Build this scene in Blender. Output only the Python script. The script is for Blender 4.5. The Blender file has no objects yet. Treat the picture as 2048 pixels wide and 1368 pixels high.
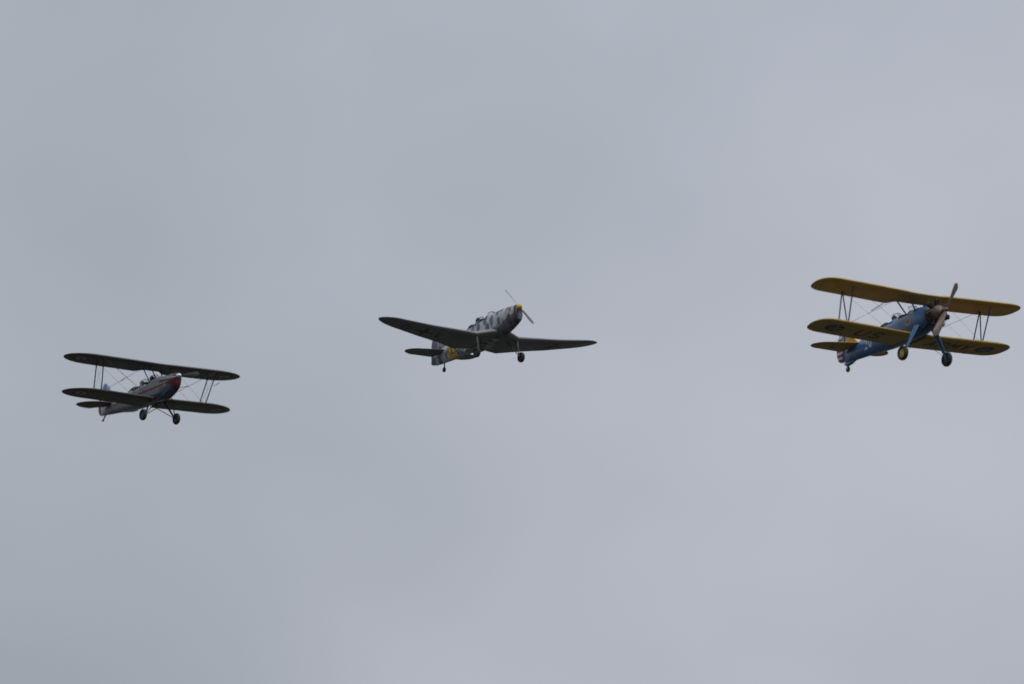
import bpy, bmesh, math, random
from mathutils import Vector, Matrix, Euler
R = math.radians
PI = math.pi
random.seed(7)
SC = bpy.context.scene
COL = SC.collection

# ------------------------------------------------------------------ camera, sky, sun, exposure
CAM_EL = 15.6
cd = bpy.data.cameras.new('camera'); cam = bpy.data.objects.new('camera', cd); COL.objects.link(cam)
cam.location = (0, 0, 1.7); cam.rotation_euler = (R(90 + CAM_EL), 0, 0)
cd.lens = 200; cd.sensor_width = 36; cd.clip_start = 0.5; cd.clip_end = 20000
cd.dof.use_dof = True; cd.dof.focus_distance = 231.5; cd.dof.aperture_fstop = 0.15
SC.camera = cam

SUN_EL, SUN_AZ = 52, 160          # behind the cloud, over the photographer's shoulder
w = bpy.data.worlds.new('World'); SC.world = w; w.use_nodes = True
nt = w.node_tree; nt.nodes.clear(); N = nt.nodes.new; LK = nt.links.new
out = N('ShaderNodeOutputWorld'); bg = N('ShaderNodeBackground'); LK(bg.outputs[0], out.inputs[0])
bg.inputs['Strength'].default_value = 0.1
sky = N('ShaderNodeTexSky'); sky.sky_type = 'NISHITA'; sky.sun_disc = False
sky.sun_elevation = R(SUN_EL); sky.sun_rotation = R(SUN_AZ)
tc = N('ShaderNodeTexCoord')
# a closed cloud deck: radiance follows the standard overcast sky, brighter towards the zenith
sep = N('ShaderNodeSeparateXYZ'); LK(tc.outputs['Generated'], sep.inputs[0])
grad = N('ShaderNodeMapRange'); LK(sep.outputs['Z'], grad.inputs['Value'])
grad.inputs['From Min'].default_value = 0.0; grad.inputs['From Max'].default_value = 1.0
grad.inputs['To Min'].default_value = 0.626; grad.inputs['To Max'].default_value = 1.91
BIG_LOC = (11.55, 15.48, 3.14); MID_LOC = (10.69, 4.79, 5.03)
def cloud_noise(scale, detail, rough, loc, lo, hi, stretch=(1, 1, 1)):
    mp = N('ShaderNodeMapping'); LK(tc.outputs['Generated'], mp.inputs[0])
    mp.inputs['Location'].default_value = loc; mp.inputs['Scale'].default_value = stretch
    n = N('ShaderNodeTexNoise'); LK(mp.outputs[0], n.inputs['Vector'])
    n.inputs['Scale'].default_value = scale; n.inputs['Detail'].default_value = detail; n.inputs['Roughness'].default_value = rough
    m = N('ShaderNodeMapRange'); LK(n.outputs['Fac'], m.inputs['Value'])
    m.inputs['From Min'].default_value = 0.3; m.inputs['From Max'].default_value = 0.7
    m.inputs['To Min'].default_value = lo; m.inputs['To Max'].default_value = hi
    return m.outputs[0]
def mul(a, b):
    m = N('ShaderNodeMath'); m.operation = 'MULTIPLY'; LK(a, m.inputs[0]); LK(b, m.inputs[1]); return m.outputs[0]
big = cloud_noise(4.5, 2.0, 0.4, BIG_LOC, 0.80, 1.20, (1.0, 1.0, 1.3))
mid = cloud_noise(13.0, 4.0, 0.5, MID_LOC, 0.945, 1.055, (1.0, 1.0, 1.5))
cloud = mul(big, mid)
lum = mul(grad.outputs[0], cloud)
tint = N('ShaderNodeMapRange'); LK(cloud, tint.inputs['Value'])
tint.inputs['From Min'].default_value = 0.86; tint.inputs['From Max'].default_value = 1.14
cmix = N('ShaderNodeMix'); cmix.data_type = 'RGBA'; LK(tint.outputs[0], cmix.inputs[0])
cmix.inputs[6].default_value = (4.06, 4.46, 5.02, 1); cmix.inputs[7].default_value = (4.44, 4.64, 5.22, 1)
vm = N('ShaderNodeVectorMath'); vm.operation = 'SCALE'; LK(cmix.outputs[2], vm.inputs[0]); LK(lum, vm.inputs['Scale'])
over = N('ShaderNodeMix'); over.data_type = 'RGBA'; over.inputs[0].default_value = 0.96
LK(sky.outputs[0], over.inputs[6]); LK(vm.outputs[0], over.inputs[7]); LK(over.outputs[2], bg.inputs['Color'])

sd = bpy.data.lights.new('sun', 'SUN'); sd.energy = 1.2; sd.angle = R(25); sd.color = (1, .97, .93)
so = bpy.data.objects.new('sun', sd); COL.objects.link(so)
sun_dir = Vector((math.sin(R(SUN_AZ)) * math.cos(R(SUN_EL)), math.cos(R(SUN_AZ)) * math.cos(R(SUN_EL)), math.sin(R(SUN_EL))))
so.rotation_euler = (-sun_dir).to_track_quat('-Z', 'Y').to_euler(); so.location = (60, 60, 200)
vs = SC.view_settings; vs.view_transform = 'Standard'; vs.look = 'None'; vs.exposure = 0; vs.gamma = 1; vs.use_curve_mapping = False
SC.cycles.filter_width = 1.7

# ------------------------------------------------------------------ materials
def mat(name, col, rough=.5, metal=0.0, var=.12, vscale=3.0, coat=0.0, bump=0.0, bscale=40):
    m = bpy.data.materials.new(name); m.use_nodes = True
    t = m.node_tree; b = t.nodes['Principled BSDF']
    b.inputs['Roughness'].default_value = rough; b.inputs['Metallic'].default_value = metal
    b.inputs['Coat Weight'].default_value = coat
    c = t.nodes.new('ShaderNodeTexCoord')
    n = t.nodes.new('ShaderNodeTexNoise'); n.inputs['Scale'].default_value = vscale; n.inputs['Detail'].default_value = 5
    t.links.new(c.outputs['Object'], n.inputs['Vector'])
    r = t.nodes.new('ShaderNodeMapRange'); r.inputs['From Min'].default_value = .3; r.inputs['From Max'].default_value = .7
    r.inputs['To Min'].default_value = 1 - var; r.inputs['To Max'].default_value = 1 + var
    t.links.new(n.outputs['Fac'], r.inputs['Value'])
    v = t.nodes.new('ShaderNodeVectorMath'); v.operation = 'SCALE'; v.inputs[0].default_value = col[:3]
    t.links.new(r.outputs[0], v.inputs['Scale']); t.links.new(v.outputs[0], b.inputs['Base Color'])
    if bump:
        n2 = t.nodes.new('ShaderNodeTexNoise'); n2.inputs['Scale'].default_value = bscale; t.links.new(c.outputs['Object'], n2.inputs['Vector'])
        bp = t.nodes.new('ShaderNodeBump'); bp.inputs['Strength'].default_value = bump; bp.inputs['Distance'].default_value = .01
        t.links.new(n2.outputs['Fac'], bp.inputs['Height']); t.links.new(bp.outputs[0], b.inputs['Normal'])
    return m
def fabric(name, col, pitch=.32, var=.1, rough=.5):
    """doped fabric over ribs: a shallow rib relief along the span"""
    m = mat(name, col, rough, 0, var, 1.7)
    t = m.node_tree; b = t.nodes['Principled BSDF']
    c = t.nodes.new('ShaderNodeTexCoord'); s = t.nodes.new('ShaderNodeSeparateXYZ'); t.links.new(c.outputs['Object'], s.inputs[0])
    f = t.nodes.new('ShaderNodeMath'); f.operation = 'MULTIPLY'; f.inputs[1].default_value = 2 * PI / pitch; t.links.new(s.outputs['Y'], f.inputs[0])
    k = t.nodes.new('ShaderNodeMath'); k.operation = 'COSINE'; t.links.new(f.outputs[0], k.inputs[0])
    p = t.nodes.new('ShaderNodeMath'); p.operation = 'POWER'; a = t.nodes.new('ShaderNodeMath'); a.operation = 'ABSOLUTE'
    t.links.new(k.outputs[0], a.inputs[0]); t.links.new(a.outputs[0], p.inputs[0]); p.inputs[1].default_value = 6
    bp = t.nodes.new('ShaderNodeBump'); bp.inputs['Strength'].default_value = .6; bp.inputs['Distance'].default_value = .012
    t.links.new(p.outputs[0], bp.inputs['Height']); t.links.new(bp.outputs[0], b.inputs['Normal'])
    return m
def mottle(name, light, dark, scale=2.7, lo=.38, hi=.62, rough=.55):
    m = mat(name, light, rough, 0, .1, 6)
    t = m.node_tree; b = t.nodes['Principled BSDF']
    c = t.nodes.new('ShaderNodeTexCoord'); mp = t.nodes.new('ShaderNodeMapping'); mp.inputs['Scale'].default_value = (1.25, 1.0, .75)
    t.links.new(c.outputs['Object'], mp.inputs[0])
    wn = t.nodes.new('ShaderNodeTexNoise'); wn.inputs['Scale'].default_value = 3.5; wn.inputs['Detail'].default_value = 2
    t.links.new(mp.outputs[0], wn.inputs['Vector'])
    ws = t.nodes.new('ShaderNodeVectorMath'); ws.operation = 'MULTIPLY_ADD'; ws.inputs[1].default_value = (.2, .2, .2)
    t.links.new(wn.outputs['Color'], ws.inputs[0]); t.links.new(mp.outputs[0], ws.inputs[2])
    n = t.nodes.new('ShaderNodeTexVoronoi'); n.inputs['Scale'].default_value = scale; n.feature = 'F1'
    t.links.new(ws.outputs[0], n.inputs['Vector'])
    r = t.nodes.new('ShaderNodeMapRange'); r.interpolation_type = 'SMOOTHSTEP'
    r.inputs['From Min'].default_value = lo; r.inputs['From Max'].default_value = hi
    r.inputs['To Min'].default_value = 1; r.inputs['To Max'].default_value = 0; t.links.new(n.outputs['Distance'], r.inputs['Value'])
    x = t.nodes.new('ShaderNodeMix'); x.data_type = 'RGBA'; t.links.new(r.outputs[0], x.inputs[0])
    src = b.inputs['Base Color'].links[0].from_socket
    t.links.new(src, x.inputs[6]); x.inputs[7].default_value = (*dark, 1)
    t.links.new(x.outputs[2], b.inputs['Base Color'])
    return m
def banded(name, axis, cols, period, phase):
    """flat painted bands along one object axis"""
    m = mat(name, cols[0], .5)
    t = m.node_tree; b = t.nodes['Principled BSDF']
    c = t.nodes.new('ShaderNodeTexCoord'); s = t.nodes.new('ShaderNodeSeparateXYZ'); t.links.new(c.outputs['Object'], s.inputs[0])
    a = t.nodes.new('ShaderNodeMath'); a.operation = 'MULTIPLY_ADD'; a.inputs[1].default_value = 1 / period; a.inputs[2].default_value = phase
    t.links.new(s.outputs[axis], a.inputs[0])
    f = t.nodes.new('ShaderNodeMath'); f.operation = 'FRACT'; t.links.new(a.outputs[0], f.inputs[0])
    r = t.nodes.new('ShaderNodeValToRGB'); r.color_ramp.interpolation = 'CONSTANT'
    e = r.color_ramp.elements; e[0].position = 0; e[0].color = (*cols[0], 1); e[1].position = 1 / len(cols); e[1].color = (*cols[1], 1)
    for i in range(2, len(cols)):
        q = e.new(i / len(cols)); q.color = (*cols[i], 1)
    t.links.new(f.outputs[0], r.inputs[0]); t.links.new(r.outputs[0], b.inputs['Base Color'])
    return m
def glass(name):
    m = bpy.data.materials.new(name); m.use_nodes = True; t = m.node_tree
    b = t.nodes['Principled BSDF']; b.inputs['Base Color'].default_value = (.82, .86, .86, 1); b.inputs['Roughness'].default_value = .12
    b.inputs['Transmission Weight'].default_value = 1; b.inputs['IOR'].default_value = 1.05
    n = t.nodes.new('ShaderNodeTexNoise'); n.inputs['Scale'].default_value = 9
    r = t.nodes.new('ShaderNodeMapRange'); r.inputs['To Min'].default_value = .05; r.inputs['To Max'].default_value = .3
    t.links.new(n.outputs['Fac'], r.inputs['Value']); t.links.new(r.outputs[0], b.inputs['Roughness'])
    return m

M = {}
M['yellow'] = fabric('yellow_fabric', (.42, .265, .062), .33)  # yellow desaturated so the colour holds a slight haze veil
M['yellow_metal'] = mat('yellow_paint', (.55, .34, .03), .4, coat=.2)
M['blue'] = mat('blue_paint', (.05, .122, .28), .38, coat=.25, var=.15)
M['strut_blue'] = mat('strut_blue', (.05, .075, .16), .45)
M['black_letter'] = mat('black_letter', (.07, .06, .04), .6)
M['insignia_blue'] = mat('insignia_blue', (.02, .03, .09), .55)
M['white'] = mat('white_paint', (.62, .62, .60), .5)
M['red'] = mat('red_paint', (.14, .024, .032), .5)
M['dark_red'] = mat('dark_red_paint', (.088, .012, .019), .55)  # darker copy of the red, with the nose's shade in the colour
M['strut_black'] = mat('strut_black', (.016, .016, .017), .75)
M['rubber'] = mat('tyre_rubber', (.022, .021, .024), .75)
M['hub_dark'] = mat('hub_dark', (.05, .05, .055), .5)
M['engine_black'] = mat('engine_black', (.022, .021, .022), .5, .3)
M['engine_grey'] = mat('engine_grey', (.15, .11, .085), .45, .4)
M['rust'] = mat('exhaust_rust', (.105, .064, .05), .6, .2, .3, 8)
M['wood'] = mat('propeller_wood', (.085, .054, .04), .5, 0, .25, 8, coat=.1)
M['metal'] = mat('bright_metal', (.62, .62, .63), .28, .9)
M['steel'] = mat('wire_steel', (.10, .10, .105), .6, .2)
M['leather'] = mat('dark_leather', (.025, .02, .018), .6)
M['interior'] = mat('cockpit_dark', (.03, .03, .03), .8)
M['glass'] = glass('clear_glass')
M['cream'] = mat('cream_paint', (.34, .31, .24), .5)
M['flesh'] = mat('skin', (.45, .27, .2), .55)
M['jacket'] = mat('brown_jacket', (.06, .04, .028), .7)
M['jacket_green'] = mat('olive_jacket', (.08, .075, .05), .75)
M['trousers'] = mat('dark_trousers', (.03, .03, .035), .8)
M['helmet_dark'] = mat('black_helmet', (.022, .02, .02), .5)
M['helmet_tan'] = mat('tan_helmet', (.16, .13, .08), .6)
M['helmet_pale'] = mat('pale_helmet', (.36, .34, .26), .6)
M['stripes'] = banded('rudder_stripes', 'Z', [(.60, .59, .57), (.22, .03, .04)], .215, .18)
M['olive'] = fabric('dark_olive_fabric', (.092, .088, .082), .3)
M['silver'] = mat('silver_dope', (.165, .172, .215), .42, .1, .12, 2.5)
M['navy'] = mat('navy_paint', (.045, .055, .085), .4, coat=.2)
M['tricolour'] = banded('tricolour_fabric', 'X', [(.16, .03, .04), (.42, .42, .43), (.10, .15, .30)], .78, .52)
M['pale_blue'] = mat('pale_blue_fabric', (.20, .24, .36), .5)
M['ring_yellow'] = mat('ring_yellow', (.22, .18, .075), .55)
M['dull_red'] = mat('dull_red', (.17, .05, .05), .55)
M['dull_blue'] = mat('dull_blue', (.05, .06, .10), .55)
M['dull_white'] = mat('dull_white', (.30, .30, .29), .55)
M['mottle'] = mottle('grey_mottle', (.39, .41, .45), (.085, .09, .115))
M['underside'] = fabric('slate_underside', (.165, .168, .18), .36)
M['upper_grey'] = mat('wing_top_grey', (.29, .285, .27), .55)
M['band_yellow'] = mat('band_yellow', (.58, .36, .02), .5)
M['sooty'] = mat('sooty_plate', (.09, .085, .095), .6, 0, .25, 3)  # dark grey for the plate over the nose front
M['sooty_cowl'] = mottle('sooty_cowl', (.125, .12, .135), (.07, .066, .075))  # dark paint, darkened further by painted-in shade of the curved bottom
M['spinner_yellow'] = mat('spinner_yellow', (.60, .36, .02), .4, coat=.3)
M['prop_grey'] = mat('propeller_grey', (.10, .105, .115), .6)
M['prop_dark'] = mat('propeller_dark', (.36, .37, .39), .4)
M['leg_grey'] = mat('leg_grey', (.10, .10, .105), .6)
M['faded_letter'] = mat('faded_letter', (.075, .075, .08), .6)

# ------------------------------------------------------------------ mesh helpers
def obj(name, verts, faces, m, parent=None, smooth=True, midx=None):
    me = bpy.data.meshes.new(name); me.from_pydata([tuple(v) for v in verts], [], faces)
    for q in (m if isinstance(m, (list, tuple)) else [m]): me.materials.append(q)
    if midx:
        for p, i in zip(me.polygons, midx): p.material_index = i
    bm = bmesh.new(); bm.from_mesh(me); bmesh.ops.recalc_face_normals(bm, faces=bm.faces); bm.to_mesh(me); bm.free()
    if smooth:
        for p in me.polygons: p.use_smooth = True
        try: me.set_sharp_from_angle(angle=R(42))
        except Exception: pass
    o = bpy.data.objects.new(name, me); COL.objects.link(o)
    if parent: o.parent = parent
    return o
class MB:
    def __init__(s): s.v = []; s.f = []; s.mi = []
    def add(s, v, f, mi=0):
        b = len(s.v); s.v += [Vector(p) for p in v]; s.f += [[i + b for i in q] for q in f]; s.mi += [mi] * len(f)
    def loft(s, rings, closed=True, caps=True, mi=0):
        n = len(rings[0]); v = [p for r in rings for p in r]; f = []
        for i in range(len(rings) - 1):
            for j in range(n if closed else n - 1):
                k = (j + 1) % n; f.append([i * n + j, i * n + k, (i + 1) * n + k, (i + 1) * n + j])
        if caps and closed:
            f.append(list(range(n - 1, -1, -1))); f.append([(len(rings) - 1) * n + j for j in range(n)])
        s.add(v, f, mi)
    def tube(s, pts, r, n=8, mi=0, caps=True):
        pts = [Vector(p) for p in pts]; rings = []; L = len(pts)
        rr = r if isinstance(r, (list, tuple)) else [r] * L
        prev = None
        for i, p in enumerate(pts):
            d = (pts[min(i + 1, L - 1)] - pts[max(i - 1, 0)]).normalized()
            if prev is None:
                a = Vector((0, 0, 1)) if abs(d.z) < .9 else Vector((1, 0, 0)); u = d.cross(a).normalized()
            else: u = (prev - d * prev.dot(d)).normalized()
            prev = u; v = d.cross(u)
            rings.append([p + (u * math.cos(2 * PI * k / n) + v * math.sin(2 * PI * k / n)) * rr[i] for k in range(n)])
        s.loft(rings, True, caps, mi)
    def ring_tube(s, pts, r, n=6, mi=0):
        pts = [Vector(p) for p in pts]; L = len(pts); rings = []
        for i, p in enumerate(pts):
            d = (pts[(i + 1) % L] - pts[i - 1]).normalized()
            a = Vector((0, 0, 1)) if abs(d.z) < .95 else Vector((1, 0, 0)); u = d.cross(a).normalized(); v = d.cross(u)
            rings.append([p + (u * math.cos(2 * PI * k / n) + v * math.sin(2 * PI * k / n)) * r for k in range(n)])
        s.loft(rings + [rings[0]], True, False, mi)
    def strut(s, a, b, chord, thick, chord2=None, thick2=None, n=10, mi=0):
        """streamlined strut, wide along X"""
        a = Vector(a); b = Vector(b); d = (b - a).normalized(); u = (Vector((1, 0, 0)) - d * d.x).normalized(); v = d.cross(u)
        rs = []
        for p, c, t in ((a, chord, thick), (b, chord2 or chord, thick2 or thick)):
            rs.append([p + u * (c / 2 * math.cos(2 * PI * k / n)) + v * (t / 2 * math.sin(2 * PI * k / n)) for k in range(n)])
        s.loft(rs, True, True, mi)
    def lathe(s, prof, org, axis, n=20, mi=0):
        """prof: (distance along axis, radius)"""
        org = Vector(org); ax = Vector(axis).normalized(); a = Vector((0, 0, 1)) if abs(ax.z) < .9 else Vector((1, 0, 0))
        u = ax.cross(a).normalized(); v = ax.cross(u)
        s.loft([[org + ax * t + (u * math.cos(2 * PI * k / n) + v * math.sin(2 * PI * k / n)) * max(r, .0008) for k in range(n)] for t, r in prof], True, True, mi)
    def box(s, c, d, mi=0):
        x, y, z = c; a, b, e = d[0] / 2, d[1] / 2, d[2] / 2
        v = [(x + i * a, y + j * b, z + k * e) for i in (-1, 1) for j in (-1, 1) for k in (-1, 1)]
        s.add(v, [[0, 1, 3, 2], [4, 6, 7, 5], [0, 4, 5, 1], [2, 3, 7, 6], [0, 2, 6, 4], [1, 5, 7, 3]], mi)
    def build(s, name, m, parent=None, smooth=True):
        return obj(name, s.v, s.f, m, parent, smooth, s.mi if isinstance(m, (list, tuple)) else None)

def interp(tab, x):
    """smooth interpolation through rows (x, a, b, ...) sorted by x"""
    n = len(tab)
    if x <= tab[0][0]: return list(tab[0][1:])
    if x >= tab[-1][0]: return list(tab[-1][1:])
    i = max(k for k in range(n - 1) if tab[k][0] <= x)
    p1, p2 = tab[i], tab[i + 1]; p0 = tab[i - 1] if i else None; p3 = tab[i + 2] if i + 2 < n else None
    h = p2[0] - p1[0]; t = (x - p1[0]) / h; o = []
    for k in range(1, len(p1)):
        d = (p2[k] - p1[k]) / h
        m1 = ((p2[k] - p0[k]) / (p2[0] - p0[0])) if p0 else d
        m2 = ((p3[k] - p1[k]) / (p3[0] - p1[0])) if p3 else d
        o.append((2 * t**3 - 3 * t**2 + 1) * p1[k] + (t**3 - 2 * t**2 + t) * h * m1 + (-2 * t**3 + 3 * t**2) * p2[k] + (t**3 - t**2) * h * m2)
    return o
def lin(tab, x):
    if x <= tab[0][0]: return list(tab[0][1:])
    for a, b in zip(tab, tab[1:]):
        if x <= b[0]:
            t = (x - a[0]) / (b[0] - a[0]); return [p + (q - p) * t for p, q in zip(a[1:], b[1:])]
    return list(tab[-1][1:])

class Wing:
    """flying surface; tab rows: (|y|, x leading edge, x trailing edge, z leading edge, z trailing edge, thickness/chord)"""
    def __init__(s, tab, tip_len, camber=.03, tip_shift=0.0, tip_pow=2.0):
        s.tab = tab; s.yt = tab[-1][0]; s.b = tip_len; s.camber = camber; s.ts = tip_shift; s.tp = tip_pow
    def sec(s, y):
        y = abs(y); r = lin(s.tab, y)
        y0 = s.yt - s.b
        if y > y0:
            q = min(1, (y - y0) / s.b); k = max(0.02, (1 - q**s.tp)) ** (1 / s.tp)
            xm = (r[0] + r[1]) / 2 + s.ts * q * q; h = (r[0] - r[1]) / 2 * k; zm = (r[2] + r[3]) / 2; dz = (r[2] - r[3]) / 2 * k
            r = [xm + h, xm - h, zm + dz, zm - dz, r[4] * (1 - .35 * q)]
        return r
    def pt(s, y, f, side):
        xl, xt, zl, zt, t = s.sec(y); c = xl - xt
        th = 5 * t * (.39 * math.sqrt(f) - .2191 * f - .3516 * f * f + .2843 * f**3 - .1015 * f**4) + .003 * f
        zc = s.camber * 4 * f * (1 - f)
        return Vector((xl - c * f, y, zl + (zt - zl) * f + c * (zc + side * th)))
    def ring(s, y, f0=0., f1=1., n=9):
        fs = [f0 + (f1 - f0) * ((1 - math.cos(PI * i / n)) / 2 if f0 == 0 else i / n) for i in range(n + 1)]
        return [s.pt(y, f, 1) for f in reversed(fs)] + [s.pt(y, f, -1) for f in (fs[1:] if f0 == 0 else fs)]
    def ys(s, y0, y1, step=.35):
        a, b = min(abs(y0), abs(y1)), max(abs(y0), abs(y1))
        o = {a, b}
        for r in s.tab:
            if a < r[0] < b: o.add(r[0])
        n = max(1, int((b - a) / step))
        for i in range(n): o.add(a + (b - a) * i / n)
        e = s.yt - s.b
        if b > e:
            for i in range(15):
                y = e + s.b * math.sin(i / 14 * PI / 2)
                if a < y < b: o.add(y)
        return sorted(o)
    def seg(s, mb, y0, y1, sg, f0=0., f1=1., two=False):
        """loft between |y0| and |y1| on side sg; f0..f1 of the chord"""
        rings = [s.ring(sg * y, f0, f1) for y in s.ys(y0, y1)]
        b = len(mb.f); mb.loft(rings)
        if two:
            n = len(rings[0]); top = n // 2
            k = b
            for i in range(len(rings) - 1):
                for j in range(n):
                    if j < top - 1: mb.mi[k] = 1
                    k += 1
    def under(s, x, y, off=.004):
        xl, xt, _, _, _ = s.sec(y); f = min(.995, max(.005, (xl - x) / max(1e-3, xl - xt)))
        p = s.pt(y, f, -1); p.z -= off; return p

# ---- flat print laid on a surface: fn(u, v, off) -> point
def disc(mb, fn, u0, v0, r0, r1, off, mi, n=28):
    k = 4; rings = [[fn(u0 + math.cos(2 * PI * j / n) * (r0 + (r1 - r0) * i / k), v0 + math.sin(2 * PI * j / n) * (r0 + (r1 - r0) * i / k), off) for j in range(n)] for i in range(k + 1)]
    mb.loft(rings, True, False, mi)
def poly_strip(mb, fn, pts, w, off, mi=0, closed=False, sub=4):
    P = []
    L = len(pts)
    for i in range(L - (0 if closed else 1)):
        a, b = pts[i], pts[(i + 1) % L]
        for k in range(sub): P.append((a[0] + (b[0] - a[0]) * k / sub, a[1] + (b[1] - a[1]) * k / sub))
    if not closed: P.append(pts[-1])
    L = len(P); A = []; B = []
    for i in range(L):
        p, q, r = P[i - 1] if (closed or i) else P[0], P[i], P[(i + 1) % L] if (closed or i < L - 1) else P[-1]
        def nrm(a, b):
            d = Vector((b[0] - a[0], b[1] - a[1])); d = d.normalized() if d.length > 1e-9 else d; return Vector((-d.y, d.x))
        n1, n2 = nrm(p, q), nrm(q, r)
        if n1.length < .5: n1 = n2
        if n2.length < .5: n2 = n1
        m = (n1 + n2); m = m.normalized() if m.length > 1e-6 else n1
        h = w / 2 / max(.45, m.dot(n1))
        A.append(fn(q[0] + m.x * h, q[1] + m.y * h, off)); B.append(fn(q[0] - m.x * h, q[1] - m.y * h, off))
    f = [[i, (i + 1) % L, L + (i + 1) % L, L + i] for i in range(L if closed else L - 1)]
    mb.add(A + B, f, mi)
def arc(cx, cy, rx, ry, a0, a1, n=10): return [(cx + rx * math.cos(R(a0 + (a1 - a0) * i / n)), cy + ry * math.sin(R(a0 + (a1 - a0) * i / n))) for i in range(n + 1)]
GLYPH = {  # strokes in a box 0.6 wide, 1 high
 'U': [[(0, 1), (0, .3)] + arc(.3, .3, .3, .3, 180, 360) + [(.6, 1)]],
 'S': [arc(.3, .75, .28, .25, 20, 270, 12) + arc(.3, .25, .3, .25, 90, -160, 12)[1:]],
 'A': [[(0, 0), (.3, 1), (.6, 0)], [(.13, .36), (.47, .36)]],
 'R': [[(0, 0), (0, 1), (.35, 1)] + arc(.35, .75, .23, .25, 90, -90, 8)[1:] + [(.05, .5)], [(.3, .5), (.6, 0)]],
 'M': [[(0, 0), (0, 1), (.3, .4), (.6, 1), (.6, 0)]],
 'Y': [[(0, 1), (.3, .5), (.6, 1)], [(.3, .5), (.3, 0)]],
 'O': [arc(.3, .5, .3, .5, 0, 345, 22)], '0': [arc(.3, .5, .28, .5, 0, 345, 22)],
 'L': [[(0, 1), (0, 0), (.55, 0)]],
 '2': [arc(.3, .7, .28, .3, 165, -30, 10) + [(0, 0), (.6, 0)]],
}
def glyph(mb, ch, fn, u0, v0, h, w, off, mi=0, shear=0.0, wide=1.0):
    for k, st in enumerate(GLYPH[ch]):
        pts = [(u0 + p[0] * h * wide + p[1] * h * shear, v0 + p[1] * h) for p in st]
        poly_strip(mb, fn, pts, w, off + .0012 * k, mi, closed=(ch in 'O0'), sub=3 if len(st) < 8 else 1)
def star(mb, fn, u0, v0, r, off, mi):
    P = [(u0 + (r if k % 2 == 0 else r * .39) * math.sin(PI * k / 5), v0 + (r if k % 2 == 0 else r * .39) * math.cos(PI * k / 5)) for k in range(10)]
    c = fn(u0, v0, off); v = [c] + [fn(p[0], p[1], off) for p in P]
    mb.add(v, [[0, 1 + k, 1 + (k + 1) % 10] for k in range(10)], mi)

class Body:
    """fuselage; tab rows: (x, half width, z top, z bottom, z widest, top power, bottom power)"""
    def __init__(s, tab): s.tab = sorted(tab)
    def pt(s, x, th, grow=0.0):
        hw, zt, zb, zw, nt, nb = interp(s.tab, x)
        c, sn = math.cos(th), math.sin(th); n = nt if c >= 0 else nb; H = (zt - zw) if c >= 0 else (zw - zb)
        y = math.copysign(abs(sn) ** (2 / n), sn) * (hw + grow); z = zw + math.copysign(abs(c) ** (2 / n), c) * (H + grow)
        return Vector((x, y, z))
    def side_y(s, x, z):
        hw, zt, zb, zw, nt, nb = interp(s.tab, x)
        n, H = (nt, zt - zw) if z >= zw else (nb, zw - zb)
        q = min(.999, abs(z - zw) / max(H, 1e-4)); return hw * (1 - q**n) ** (1 / n)
    def starboard(s, x, z, off): return Vector((x, -s.side_y(x, z) - off, z))
    def port(s, x, z, off): return Vector((x, s.side_y(x, z) + off, z))
    def shell(s, mb, x0, x1, openings=(), step=.09, n=36, grow=0.0, caps=True, mi=0):
        """openings: (xa, xb, half angle)"""
        xs = {x0, x1}
        k = int((x1 - x0) / step)
        for i in range(k): xs.add(x0 + (x1 - x0) * i / k)
        xs = [x for x in xs if all(abs(x - e) > .03 or x in (x0, x1) for o in openings for e in o[:2])]
        for o in openings: xs += [o[0], o[1]]
        xs = sorted(xs)
        rings = [[s.pt(x, 2 * PI * j / n, grow) for j in range(n)] for x in xs]
        v = [p for r in rings for p in r]; f = []
        for i in range(len(xs) - 1):
            xm = (xs[i] + xs[i + 1]) / 2
            for j in range(n):
                a = 2 * PI * (j + .5) / n; a = min(a, 2 * PI - a)
                if any(o[0] < xm < o[1] and a < o[2] for o in openings): continue
                q = (j + 1) % n; f.append([i * n + j, i * n + q, (i + 1) * n + q, (i + 1) * n + j])
        if caps: f.append(list(range(n - 1, -1, -1))); f.append([(len(xs) - 1) * n + j for j in range(n)])
        mb.add(v, f, mi)
    def rim(s, mb, o, r=.022, n=36, mi=0):
        k = int(o[2] / (2 * PI / n) + 1e-6); A = k * 2 * PI / n
        p = []
        m = 8
        for i in range(m + 1): p.append(s.pt(o[0] + (o[1] - o[0]) * i / m, A))
        for j in range(1, 2 * k): p.append(s.pt(o[1], A - j * 2 * PI / n))
        for i in range(m + 1): p.append(s.pt(o[1] + (o[0] - o[1]) * i / m, -A))
        for j in range(1, 2 * k): p.append(s.pt(o[0], -A + j * 2 * PI / n))
        mb.ring_tube(p, r, 8, mi)

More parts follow.
